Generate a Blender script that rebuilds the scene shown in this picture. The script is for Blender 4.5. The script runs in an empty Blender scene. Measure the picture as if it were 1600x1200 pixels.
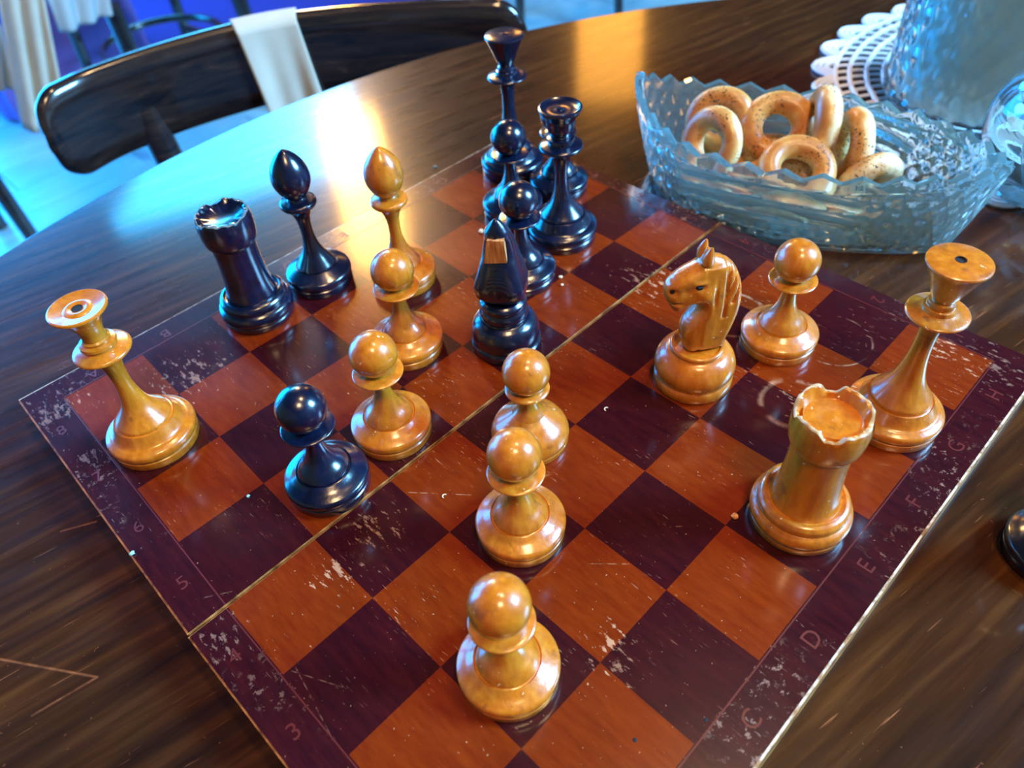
import bpy, bmesh, math, random
import numpy as np
from mathutils import Vector, Matrix
random.seed(4)
sc = bpy.context.scene
PI = math.pi
S = 0.045                      # one square of the board, metres

# ------------------------------------------------------------ camera
RM = [[0.7019383056278613, -0.709504000134185, -0.062343314684716156],
      [-0.5448774835216407, -0.4785663173137522, -0.6885367149861197],
      [0.4586841430041061, 0.5172797634997364, -0.7225167840474331]]
CAM = Vector((-0.014195625112067525, -0.035921997885919515, 0.3032164391294101))
FPX = 1196.11544
cd = bpy.data.cameras.new('camera'); cam = bpy.data.objects.new('camera', cd)
sc.collection.objects.link(cam)
r3 = Matrix((RM[0], [-v for v in RM[1]], [-v for v in RM[2]])).transposed()
cam.matrix_world = Matrix.Translation(CAM) @ r3.to_4x4()
cd.sensor_width = 36; cd.lens = FPX/1600*36; cd.clip_start = 0.01
cd.dof.use_dof = True; cd.dof.focus_distance = 0.36; cd.dof.aperture_fstop = 9.0
sc.camera = cam

# ------------------------------------------------------------ world, lights, exposure
w = bpy.data.worlds.new('world'); sc.world = w; w.use_nodes = True
w.node_tree.nodes['Background'].inputs[0].default_value = (0.10, 0.17, 0.40, 1)
w.node_tree.nodes['Background'].inputs[1].default_value = 0.11

def area(name, loc, target, sx, sy, col, power):
    l = bpy.data.lights.new(name, 'AREA'); l.shape = 'RECTANGLE'; l.size = sx; l.size_y = sy
    l.color = col; l.energy = power
    o = bpy.data.objects.new(name, l); sc.collection.objects.link(o)
    o.location = loc
    d = Vector(target)-Vector(loc)
    o.rotation_euler = d.to_track_quat('-Z', 'Y').to_euler()
    return o
area('glazed_door_daylight', (-0.60, 4.05, 0.50), (-0.60, 0.0, 0.50), 3.0, 2.4, (0.002, 0.34, 1.0), 400)
area('bright_window_daylight', (1.62, 4.05, 1.70), (0.25, 0.5, 0.0), 1.5, 0.75, (0.05, 0.50, 1.0), 95)
area('window_daylight_right', (2.1, -1.9, 1.75), (0.25, 0.2, 0.0), 1.0, 1.1, (0.20, 0.56, 1.0), 390)
area('warm_ceiling_lamp', (-0.4, -0.9, 2.3), (0.2, 0.2, 0.0), 0.45, 0.45, (1.0, 0.64, 0.32), 34)
area('warm_ceiling_lamp', (0.6, -0.1, 2.3), (0.2, 0.2, 0.0), 0.22, 0.22, (1.0, 0.66, 0.34), 18)
area('warm_wall_lamp', (1.80, 3.0, 1.78), (0.25, 0.4, 0.0), 0.26, 0.75, (1.0, 0.50, 0.10), 40)
area('warm_wall_lamp', (3.74, 3.0, 1.60), (0.6, 0.45, 0.0), 0.40, 0.8, (1.0, 0.42, 0.06), 9)

sc.view_settings.view_transform = 'Standard'; sc.view_settings.look = 'None'
sc.view_settings.gamma = 1.0; sc.view_settings.use_curve_mapping = False
sc.view_settings.exposure = 0.15
sc.cycles.max_bounces = 12; sc.cycles.transmission_bounces = 10; sc.cycles.glossy_bounces = 5
sc.cycles.sample_clamp_indirect = 6.0
sc.cycles.use_denoising = True

# ------------------------------------------------------------ helpers
def ray(px, py, z):
    """point of the world plane of height z that a photo pixel shows (used once, to measure positions)"""
    v = Vector(((px-800)/FPX, (py-600)/FPX, 1))
    d = Vector([sum(RM[i][k]*v[i] for i in range(3)) for k in range(3)])
    return CAM + d*((z-CAM.z)/d.z)

def link(name, me, mat=None, parent=None, smooth=True, angle=40, **props):
    o = bpy.data.objects.new(name, me); sc.collection.objects.link(o)
    if mat: me.materials.append(mat)
    if smooth and me.polygons:
        me.polygons.foreach_set('use_smooth', [True]*len(me.polygons))
        me.set_sharp_from_angle(angle=math.radians(angle))
    if parent: o.parent = parent
    for k, v in props.items(): o[k] = v
    return o

def empty(name, loc, rz=0, **props):
    o = bpy.data.objects.new(name, None); sc.collection.objects.link(o)
    o.location = loc; o.rotation_euler = (0, 0, rz); o.empty_display_size = 0.02
    for k, v in props.items(): o[k] = v
    return o

def mesh(name, V, F):
    me = bpy.data.meshes.new(name); me.from_pydata([tuple(v) for v in V], [], F); me.update(); return me

def bm_mesh(name, bm):
    me = bpy.data.meshes.new(name); bmesh.ops.recalc_face_normals(bm, faces=bm.faces); bm.to_mesh(me); bm.free(); return me

def spl(pts, n=6):
    """catmull-rom through 2D points"""
    P = [np.array(p, float) for p in pts]; P = [2*P[0]-P[1]] + P + [2*P[-1]-P[-2]]
    out = []
    for i in range(1, len(P)-2):
        for k in range(n):
            t = k/n; a, b, c, d = P[i-1:i+3]
            out.append(0.5*((2*b)+(-a+c)*t+(2*a-5*b+4*c-d)*t*t+(-a+3*b-3*c+d)*t**3))
    out.append(P[-2]); return [tuple(p) for p in out]

def lathe(name, prof, seg=72, zmod=None, rmod=None):
    """turned body; prof in millimetres (r, z)"""
    V = []; F = []; idx = []
    for (r, z) in prof:
        r = max(r, 0)
        if r < 1e-4:
            V.append((0, 0, z/1000)); idx.append([len(V)-1]*seg)
        else:
            row = []
            for k in range(seg):
                a = 2*PI*k/seg
                zz = z + (zmod(a, r, z) if zmod else 0); rr = r + (rmod(a, r, z) if rmod else 0)
                V.append((rr*math.cos(a)/1000, rr*math.sin(a)/1000, zz/1000)); row.append(len(V)-1)
            idx.append(row)
    for i in range(len(prof)-1):
        A, B = idx[i], idx[i+1]
        for k in range(seg):
            q = [A[k], A[(k+1) % seg], B[(k+1) % seg], B[k]]
            f = []
            for v in q:
                if v not in f: f.append(v)
            if len(f) > 2: F.append(f)
    me = mesh(name, V, F)
    return me

def box_bm(bm, x0, x1, y0, y1, z0, z1, M=None):
    vs = [Vector((x, y, z)) for x in (x0, x1) for y in (y0, y1) for z in (z0, z1)]
    if M: vs = [M @ v for v in vs]
    v = [bm.verts.new(p) for p in vs]
    for f in ((0, 1, 3, 2), (4, 6, 7, 5), (0, 4, 5, 1), (2, 3, 7, 6), (0, 2, 6, 4), (1, 5, 7, 3)):
        bm.faces.new([v[i] for i in f])

def tube(path, rad, seg=10, closed=False, cap=True):
    """verts, faces of a tube along 3D points; rad number or list"""
    P = [Vector(p) for p in path]; n = len(P); V = []; F = []
    R = rad if isinstance(rad, (list, tuple)) else [rad]*n
    prev = None
    for i in range(n):
        t = (P[(i+1) % n]-P[(i-1) % n]) if closed else (P[min(i+1, n-1)]-P[max(i-1, 0)])
        t.normalize()
        if prev is None:
            a = Vector((0, 0, 1)) if abs(t.z) < 0.9 else Vector((1, 0, 0))
            u = t.cross(a).normalized()
        else:
            u = (prev - t*prev.dot(t)).normalized()
        prev = u; v = t.cross(u)
        for k in range(seg):
            a = 2*PI*k/seg; V.append(P[i]+(u*math.cos(a)+v*math.sin(a))*R[i])
    m = n if closed else n-1
    for i in range(m):
        for k in range(seg):
            j = (i+1) % n; F.append((i*seg+k, i*seg+(k+1) % seg, j*seg+(k+1) % seg, j*seg+k))
    if cap and not closed:
        F.append(tuple(range(seg))[::-1]); F.append(tuple((n-1)*seg+k for k in range(seg)))
    return V, F

# ------------------------------------------------------------ materials
class MT:
    def __init__(s, name, **kw):
        s.m = bpy.data.materials.new(name); s.m.use_nodes = True; s.t = s.m.node_tree; s.n = s.t.nodes
        s.b = s.n['Principled BSDF']
        for k, v in kw.items(): s.b.inputs[k.replace('_', ' ')].default_value = v
    def new(s, ty, ins=None, **at):
        nd = s.n.new(ty)
        for k, v in at.items(): setattr(nd, k, v)
        for k, v in (ins or {}).items():
            if isinstance(v, bpy.types.NodeSocket): s.t.links.new(v, nd.inputs[k])
            else: nd.inputs[k].default_value = v
        return nd
    def math(s, op, a, b=None, c=None, clamp=False):
        nd = s.n.new('ShaderNodeMath'); nd.operation = op; nd.use_clamp = clamp
        for i, v in enumerate((a, b, c)):
            if v is None: continue
            if isinstance(v, bpy.types.NodeSocket): s.t.links.new(v, nd.inputs[i])
            else: nd.inputs[i].default_value = v
        return nd.outputs[0]
    def pos(s, obj=False):
        if obj: return s.n.new('ShaderNodeTexCoord').outputs['Object']
        return s.n.new('ShaderNodeNewGeometry').outputs['Position']
    def mapping(s, vec, scale=(1, 1, 1), rot=(0, 0, 0), loc=(0, 0, 0)):
        return s.new('ShaderNodeMapping', {0: vec, 'Scale': scale, 'Rotation': rot, 'Location': loc}).outputs[0]
    def noise(s, vec, scale, detail=4, rough=0.55, dist=0):
        return s.new('ShaderNodeTexNoise', {'Vector': vec, 'Scale': scale, 'Detail': detail, 'Roughness': rough, 'Distortion': dist}).outputs['Fac']
    def ramp(s, fac, stops):
        nd = s.new('ShaderNodeValToRGB', {0: fac}); e = nd.color_ramp.elements
        while len(e) < len(stops): e.new(0.5)
        for el, (p, c) in zip(e, stops):
            el.position = p; el.color = (c, c, c, 1) if not isinstance(c, tuple) else (*c, 1)
        return nd.outputs[0]
    def mix(s, fac, a, b):
        nd = s.n.new('ShaderNodeMix'); nd.data_type = 'RGBA'
        for i, v in ((0, fac), (6, a), (7, b)):
            if isinstance(v, bpy.types.NodeSocket): s.t.links.new(v, nd.inputs[i])
            elif i == 0: nd.inputs[0].default_value = v
            else: nd.inputs[i].default_value = (*v, 1)
        return nd.outputs[2]
    def set(s, name, v):
        if isinstance(v, bpy.types.NodeSocket): s.t.links.new(v, s.b.inputs[name])
        else: s.b.inputs[name].default_value = v
    def bump(s, h, strength=0.2, dist=0.001):
        s.set('Normal', s.new('ShaderNodeBump', {'Height': h, 'Strength': strength, 'Distance': dist}).outputs[0])
    def segment(s, vec, a, b, wdt, soft=0.0006):
        """mask of a scratch from a to b on the xy plane"""
        A = Vector((a[0], a[1], 0)); D = Vector((b[0]-a[0], b[1]-a[1], 0)); L2 = D.length_squared
        sub = s.new('ShaderNodeVectorMath', {0: vec, 1: A}, operation='SUBTRACT').outputs[0]
        sub = s.new('ShaderNodeVectorMath', {0: sub, 1: (1, 1, 0)}, operation='MULTIPLY').outputs[0]
        dt = s.new('ShaderNodeVectorMath', {0: sub, 1: D}, operation='DOT_PRODUCT').outputs['Value']
        t = s.math('DIVIDE', dt, L2, clamp=True)
        pr = s.new('ShaderNodeVectorMath', {0: D, 'Scale': t}, operation='SCALE').outputs[0]
        df = s.new('ShaderNodeVectorMath', {0: sub, 1: pr}, operation='SUBTRACT').outputs[0]
        ln = s.new('ShaderNodeVectorMath', {0: df}, operation='LENGTH').outputs['Value']
        return s.math('SUBTRACT', 1.0, s.math('DIVIDE', s.math('SUBTRACT', ln, wdt), soft, clamp=True), clamp=True)
    def ring(s, vec, c, r, wdt):
        sub = s.new('ShaderNodeVectorMath', {0: vec, 1: (c[0], c[1], 0)}, operation='SUBTRACT').outputs[0]
        sub = s.new('ShaderNodeVectorMath', {0: sub, 1: (1, 1, 0)}, operation='MULTIPLY').outputs[0]
        ln = s.new('ShaderNodeVectorMath', {0: sub}, operation='LENGTH').outputs['Value']
        d = s.math('ABSOLUTE', s.math('SUBTRACT', ln, r))
        return s.math('SUBTRACT', 1.0, s.math('DIVIDE', d, wdt, clamp=True), clamp=True)

def wood_piece():
    m = MT('amber_lacquered_wood', Roughness=0.34, Coat_Weight=1.0, Coat_Roughness=0.16)
    p = m.pos(True)
    rnd = m.n.new('ShaderNodeObjectInfo').outputs['Random']
    off = m.new('ShaderNodeCombineXYZ', {0: m.math('MULTIPLY', rnd, 3.0), 1: m.math('MULTIPLY', rnd, 1.7), 2: rnd}).outputs[0]
    p2 = m.new('ShaderNodeVectorMath', {0: p, 1: off}, operation='ADD').outputs[0]
    g = m.noise(m.mapping(p2, (260, 260, 45)), 1.0, 4)
    c = m.ramp(g, [(0.25, (0.46, 0.110, 0.004)), (0.55, (0.62, 0.175, 0.008)), (0.8, (0.74, 0.26, 0.018))])
    patch = m.ramp(m.noise(p2, 110, 3, 0.6), [(0.62, 0.0), (0.70, 0.55)])
    c = m.mix(patch, c, (0.20, 0.055, 0.012))
    chip = m.ramp(m.noise(p2, 330, 2, 0.5), [(0.72, 0.0), (0.745, 1.0)])
    c = m.mix(chip, c, (0.85, 0.55, 0.28))
    m.set('Base Color', c)
    m.set('Roughness', m.ramp(m.noise(p2, 180, 3), [(0.3, 0.22), (0.7, 0.42)]))
    m.bump(m.math('SUBTRACT', m.noise(p2, 420, 4), m.math('MULTIPLY', chip, 0.5)), 0.25, 0.0006)
    return m.m
def black_piece():
    m = MT('black_lacquered_wood', Roughness=0.26, Coat_Weight=1.0, Coat_Roughness=0.17)
    p = m.pos(True)
    c = m.ramp(m.noise(p, 150, 4), [(0.35, (0.001, 0.003, 0.012)), (0.75, (0.003, 0.009, 0.036))])
    m.set('Base Color', c); m.bump(m.noise(p, 380, 4), 0.22, 0.0006)
    return m.m
M_amber = wood_piece(); M_black = black_piece()
M_rawwood = MT('broken_raw_wood', Roughness=0.6)
_p = M_rawwood.mapping(M_rawwood.pos(True), (600, 600, 60))
M_rawwood.set('Base Color', M_rawwood.ramp(M_rawwood.noise(_p, 1.0), [(0.35, (0.42, 0.13, 0.03)), (0.65, (0.80, 0.36, 0.12))])); M_rawwood = M_rawwood.m
M_hole = MT('dark_hole', Roughness=0.8, Base_Color=(0.004, 0.004, 0.006, 1)).m
M_white_chip = MT('worn_pale_edge', Roughness=0.5, Base_Color=(0.62, 0.42, 0.20, 1)).m
M_greychip = MT('worn_grey_edge', Roughness=0.5, Base_Color=(0.10, 0.14, 0.13, 1)).m

def board_mat(name, lo, hi, wearcol, wear=0.5, edge=False):
    m = MT(name, Roughness=0.3, Coat_Weight=0.8, Coat_Roughness=0.13, Specular_IOR_Level=0.2)
    p = m.pos()
    g = m.noise(m.mapping(p, (300, 55, 1)), 1.0, 6, 0.65)
    c = m.ramp(g, [(0.3, lo), (0.7, hi)])
    big = m.noise(p, 14, 2)
    # fine scratches along the grain, grouped in patches
    scr = m.noise(m.mapping(p, (1250, 130, 1), (0, 0, 0.12)), 1.0, 3, 0.6)
    scr = m.ramp(scr, [(0.645, 0.0), (0.685, 1.0)])
    grp = m.ramp(m.noise(p, 26, 3), [(0.54-wear*0.05, 0.0), (0.68, 1.0)])
    f = m.math('MULTIPLY', scr, grp)
    sp = m.ramp(m.noise(p, 620, 2, 0.4), [(0.745, 0.0), (0.765, 1.0)])
    f = m.math('MAXIMUM', f, m.math('MULTIPLY', sp, 0.7))
    if edge:
        fl = m.ramp(m.noise(p, 210, 5, 0.75), [(0.57, 0.0), (0.62, 1.0)])
        gr = m.ramp(m.noise(p, 13, 2), [(0.50, 0.0), (0.64, 1.0)])
        f = m.math('MAXIMUM', f, m.math('MULTIPLY', fl, gr))
    patch = None
    for c_, r_ in (((1.5, 3.67), 0.5), ((0.95, 3.5), 0.5), ((2.2, 1.0), 0.5), ((1.34, 7.25), 0.8), ((7.95, -0.05), 0.75), ((6.6, 3.95), 0.8), ((-0.2, 8.0), 0.8), ((-0.2, 6.9), 0.5), ((-0.3, 3.75), 0.5), ((6.0, 1.3), 0.45), ((7.9, 0.5), 0.6), ((7.0, 3.6), 0.7)):
        k_ = m.ring(p, (c_[0]*S, c_[1]*S), 0.0, r_*S); patch = k_ if patch is None else m.math('MAXIMUM', patch, k_)
    fk = m.noise(m.mapping(p, (330, 120, 1)), 1.0, 5, 0.7)
    f = m.math('MAXIMUM', f, m.ramp(m.math('ADD', fk, m.math('MULTIPLY', patch, 0.17)), [(0.68, 0.0), (0.72, 0.75)]))
    rings = None
    for cxy, r, wd in (((6.75, 2.75), 0.019, 0.0013), ((5.9, 1.35), 0.017, 0.0022), ((7.15, 1.55), 0.0205, 0.0008)):
        rg = m.math('MULTIPLY', m.ring(p, (cxy[0]*S, cxy[1]*S), r, wd), m.ramp(m.noise(p, 90, 3), [(0.42, 0.0), (0.58, 0.8)]))
        rings = rg if rings is None else m.math('MAXIMUM', rings, rg)
    f = m.math('MAXIMUM', f, m.math('MULTIPLY', rings, 0.85), clamp=True)
    for a, b in (((2.05, 3.75), (2.5, 3.2)), ((2.7, 1.75), (3.0, 1.42)), ((0.1, 3.02), (-0.05, 2.2)), ((0.05, 3.0), (0.3, 2.5)), ((-0.25, 4.35), (0.1, 4.12)), ((3.6, 1.4), (3.8, 1.2))):
        f = m.math('MAXIMUM', f, m.math('MULTIPLY', m.segment(p, (a[0]*S, a[1]*S), (b[0]*S, b[1]*S), 0.00003, 0.00035), m.ramp(m.noise(p, 260, 2), [(0.45, 0.0), (0.6, 0.5)])), clamp=True)
    m.set('Base Color', m.mix(m.math('MULTIPLY', f, 0.8), c, wearcol))
    m.set('Roughness', m.math('ADD', m.ramp(big, [(0.3, 0.20), (0.7, 0.34)]), m.math('MULTIPLY', f, 0.25)))
    m.bump(m.math('SUBTRACT', m.noise(m.mapping(p, (300, 40, 1)), 1.0, 4), m.math('MULTIPLY', f, 1.5)), 0.12, 0.0005)
    return m.m
M_light = board_mat('red_square', (0.15, 0.013, 0.001), (0.225, 0.028, 0.002), (0.75, 0.42, 0.22), 0.3)
M_dark = board_mat('dark_square', (0.022, 0.0015, 0.004), (0.050, 0.004, 0.005), (0.42, 0.20, 0.11), 0.8)
M_border = board_mat('dark_border', (0.022, 0.002, 0.005), (0.052, 0.005, 0.006), (0.32, 0.17, 0.11), 1.0, True)
M_letter = MT('faded_red_print', Roughness=0.4, Base_Color=(0.11, 0.009, 0.006, 1), Coat_Weight=0.4).m
M_edge = MT('worn_light_edge', Roughness=0.4)
_p = M_edge.pos(); M_edge.set('Base Color', M_edge.ramp(M_edge.noise(_p, 120, 4), [(0.35, (0.50, 0.22, 0.06)), (0.6, (0.85, 0.58, 0.32))])); M_edge = M_edge.m

M_fold = MT('worn_golden_fold_edge', Roughness=0.35)
_p = M_fold.pos(); M_fold.set('Base Color', M_fold.ramp(M_fold.noise(_p, 150, 4), [(0.35, (0.16, 0.05, 0.012)), (0.65, (0.60, 0.27, 0.07))])); M_fold = M_fold.m
M_white_edge = MT('pale_worn_edge', Roughness=0.4)
_p = M_white_edge.pos(); M_white_edge.set('Base Color', M_white_edge.ramp(M_white_edge.noise(_p, 160, 5), [(0.38, (0.30, 0.16, 0.07)), (0.55, (0.80, 0.72, 0.55))])); M_white_edge = M_white_edge.m
def table_mat():
    m = MT('dark_varnished_table_wood', Coat_Weight=0.7, Coat_Roughness=0.10, Specular_IOR_Level=0.10)
    p = m.mapping(m.pos(), (1, 1, 1), (0, 0, math.radians(10)))
    g = m.noise(m.mapping(p, (9, 130, 1)), 1.0, 6, 0.55, 0.2)
    b = m.noise(m.mapping(p, (2.2, 12, 1)), 1.0, 3, 0.5, 0.8)
    c = m.ramp(g, [(0.28, (0.020, 0.006, 0.002)), (0.52, (0.055, 0.017, 0.004)), (0.75, (0.115, 0.040, 0.009))])
    c = m.mix(m.ramp(b, [(0.35, 0.0), (0.7, 0.55)]), c, (0.012, 0.006, 0.004))
    sc1 = m.ramp(m.noise(m.mapping(p, (26, 520, 1)), 1.0, 2, 0.5), [(0.70, 0.0), (0.73, 1.0)])
    sc2 = m.ramp(m.noise(p, 420, 2, 0.5), [(0.745, 0.0), (0.765, 1.0)])
    f = m.math('MULTIPLY', m.math('MAXIMUM', sc1, sc2), m.ramp(m.noise(p, 9, 2), [(0.4, 0.1), (0.65, 0.7)]))
    w0 = m.pos()
    segs = [((0, 1030), (152, 1058)), ((152, 1058), (50, 1118)), ((95, 830), (150, 815)), ((205, 735), (240, 718))]
    for si, (a, bb) in enumerate(segs):
        A = ray(*a, -0.02); B = ray(*bb, -0.02)
        f = m.math('MAXIMUM', f, m.math('MULTIPLY', m.segment(w0, A, B, 0.00003, 0.0008 if si < 3 else 0.0004), m.ramp(m.noise(w0, 120, 3), [(0.35, 0.1), (0.65, 0.6)])), clamp=True)
    m.set('Base Color', m.mix(f, c, (0.42, 0.14, 0.05)))
    m.set('Roughness', m.ramp(m.noise(m.mapping(p, (20, 90, 1)), 1.0, 4), [(0.3, 0.24), (0.7, 0.34)]))
    m.bump(m.math('SUBTRACT', m.noise(m.mapping(p, (30, 300, 1)), 1.0, 4, 0.6), f), 0.16, 0.0006)
    return m.m
M_table = table_mat()

def glass(name, col, rough=0.0, ior=1.5):
    m = MT(name, Base_Color=(*col, 1), Roughness=rough, IOR=ior, Transmission_Weight=1.0)
    return m.m
M_glass = glass('pale_blue_cut_glass', (0.84, 0.98, 1.0), 0.01, 1.58)
M_glass.node_tree.nodes['Principled BSDF'].inputs['Transmission Weight'].default_value = 1.0
M_glass.node_tree.nodes['Principled BSDF'].inputs['Coat Weight'].default_value = 0.6
_t = M_glass.node_tree; _mx = _t.nodes.new('ShaderNodeMixShader'); _tr = _t.nodes.new('ShaderNodeBsdfTranslucent'); _df = _t.nodes.new('ShaderNodeBsdfDiffuse'); _ad = _t.nodes.new('ShaderNodeMixShader')
_tr.inputs[0].default_value = (0.50, 0.95, 1.0, 1); _df.inputs[0].default_value = (0.50, 0.95, 1.0, 1)  # milky cyan mixed in stands for window light caught by the glass
_t.links.new(_tr.outputs[0], _ad.inputs[1]); _t.links.new(_df.outputs[0], _ad.inputs[2])
_mx.inputs[0].default_value = 0.10; _t.links.new(_t.nodes['Principled BSDF'].outputs[0], _mx.inputs[1]); _t.links.new(_ad.outputs[0], _mx.inputs[2])
_t.links.new(_mx.outputs[0], _t.nodes['Material Output'].inputs[0])
M_glass2 = glass('clear_glass', (0.74, 0.94, 1.0), 0.01)
M_glass2.node_tree.nodes['Principled BSDF'].inputs['Transmission Weight'].default_value = 0.94
M_water = glass('water', (0.85, 0.97, 1.0), 0.0, 1.33)

def bagel_mat():
    m = MT('baked_dough', Roughness=0.42, Coat_Weight=0.3, Coat_Roughness=0.25)
    p = m.pos(True)
    rnd = m.n.new('ShaderNodeObjectInfo').outputs['Random']
    off = m.new('ShaderNodeCombineXYZ', {0: rnd, 1: m.math('MULTIPLY', rnd, 2.0), 2: rnd}).outputs[0]
    p2 = m.new('ShaderNodeVectorMath', {0: p, 1: off}, operation='ADD').outputs[0]
    # the baked crown is browner than the pale waist of the ring
    z = m.new('ShaderNodeSeparateXYZ', {0: p}).outputs['Z']
    k = m.math('ADD', m.math('MULTIPLY', z, 55.0), m.math('MULTIPLY', m.math('SUBTRACT', m.noise(p2, 60, 3), 0.5), 1.3))
    c = m.ramp(m.math('ADD', k, 0.5, clamp=True), [(0.0, (0.62, 0.25, 0.06)), (0.22, (0.88, 0.68, 0.38)), (0.52, (0.86, 0.60, 0.28)), (0.72, (0.70, 0.33, 0.08)), (1.0, (0.50, 0.16, 0.025))])
    sd = m.ramp(m.noise(p2, 620, 2, 0.5), [(0.60, 0.0), (0.63, 1.0)])
    sd = m.math('MULTIPLY', sd, m.ramp(m.noise(p2, 45, 2), [(0.45, 0.0), (0.55, 1.0)]))
    m.set('Base Color', m.mix(sd, c, (0.03, 0.015, 0.01)))
    m.bump(m.noise(p2, 160, 4), 0.25, 0.001)
    return m.m
M_bagel = bagel_mat()
M_crumb = MT('dry_crumb', Roughness=0.7, Base_Color=(0.82, 0.66, 0.42, 1)).m
M_lace = MT('white_cotton_thread', Roughness=0.8, Base_Color=(0.80, 0.82, 0.85, 1))
M_lace.bump(M_lace.noise(M_lace.pos(True), 900, 3), 0.5, 0.0008); M_lace = M_lace.m
M_chair = MT('dark_stained_bentwood', Roughness=0.2, Coat_Weight=1.0, Coat_Roughness=0.06)
_p = M_chair.mapping(M_chair.pos(True), (10, 10, 70)); M_chair.set('Base Color', M_chair.ramp(M_chair.noise(_p, 1.0, 6, 0.65, 1.5), [(0.35, (0.004, 0.004, 0.006)), (0.62, (0.030, 0.016, 0.012)), (0.8, (0.11, 0.06, 0.04))])); M_chair = M_chair.m
def cloth(name, col):
    m = MT(name, Roughness=0.9, Base_Color=(*col, 1)); p = m.pos(True)
    m.bump(m.noise(p, 900, 3), 0.3, 0.001); m.set('Base Color', m.mix(m.ramp(m.noise(p, 25, 4), [(0.3, 0.0), (0.7, 0.35)]), col, tuple(c*0.7 for c in col))); return m.m
M_cream = cloth('cream_cloth', (0.62, 0.56, 0.44)); M_violet = cloth('violet_blue_cloth', (0.20, 0.16, 0.55)); M_greycloth = cloth('pale_grey_cloth', (0.45, 0.50, 0.50))

# ------------------------------------------------------------ setting: floor of planks
FZ = -0.77
M_floor_base = MT('floor_gap', Roughness=0.8, Base_Color=(0.02, 0.05, 0.08, 1)).m
me = bpy.data.meshes.new('floor'); bm = bmesh.new(); box_bm(bm, -2.5, 5.2, -2.5, 5.2, FZ-0.06, FZ-0.004); me = bm_mesh('floor', bm)
floor = link('floor', me, M_floor_base, smooth=False, kind='structure')
mp = MT('cyan_cast_floor_plank', Roughness=0.32)
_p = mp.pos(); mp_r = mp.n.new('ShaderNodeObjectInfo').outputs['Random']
c = mp.ramp(mp.noise(mp.mapping(_p, (8, 60, 1)), 1.0, 5), [(0.3, (0.16, 0.42, 0.52)), (0.7, (0.26, 0.58, 0.68))])  # cyan cast of the daylight is put into the plank colour
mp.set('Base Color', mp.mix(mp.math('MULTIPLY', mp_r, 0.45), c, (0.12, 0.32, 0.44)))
PW, PL = 0.14, 0.95
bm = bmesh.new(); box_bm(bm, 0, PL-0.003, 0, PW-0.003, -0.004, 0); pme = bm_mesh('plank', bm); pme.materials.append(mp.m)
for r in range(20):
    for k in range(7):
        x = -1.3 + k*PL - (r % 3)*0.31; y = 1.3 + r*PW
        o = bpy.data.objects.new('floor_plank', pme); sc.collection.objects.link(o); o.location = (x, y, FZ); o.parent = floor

M_wall = MT('tan_plaster_wall', Roughness=0.8, Base_Color=(0.16, 0.08, 0.04, 1)); M_wall.bump(M_wall.noise(M_wall.pos(), 60, 4), 0.2, 0.002); M_wall = M_wall.m
for nm, bx in (('wall_back', (-2.5, 5.2, 4.2, 4.3)), ('wall_front', (-2.5, 5.2, -2.5, -2.4)), ('wall_left', (-2.6, -2.5, -2.5, 4.3)), ('wall_right', (5.2, 5.3, -2.5, 4.3))):
    bm = bmesh.new(); box_bm(bm, *bx, FZ, 2.0); link(nm, bm_mesh(nm, bm), M_wall, smooth=False, kind='structure')
# ------------------------------------------------------------ table
TZ = -0.02; TC = (0.248, -0.169); TR = 0.782
t = empty('round_table', (TC[0], TC[1], FZ), label='large round dark varnished wooden table that carries the chessboard and the glass bowl', category='table')
h = TZ-FZ
prof = [(0, (h-0.032)*1000), ((TR-0.006)*1000, (h-0.032)*1000), (TR*1000, (h-0.027)*1000), (TR*1000, (h-0.006)*1000), ((TR-0.002)*1000, (h-0.002)*1000), ((TR-0.006)*1000, h*1000), ((TR-0.0065)*1000, h*1000), ((TR-0.012)*1000, h*1000), (400, h*1000), (0, h*1000)]
link('tabletop', lathe('tabletop', prof, 256), M_table, t)
link('pedestal', lathe('pedestal', [(0, 0), (260, 0), (262, 20), (230, 40), (90, 90)] + spl([(90, 90), (50, 160), (45, 300), (62, 450), (48, 560), (110, 690), (200, (h-0.032)*1000)], 8) + [(0, (h-0.032)*1000)], 64), M_table, t)

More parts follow.
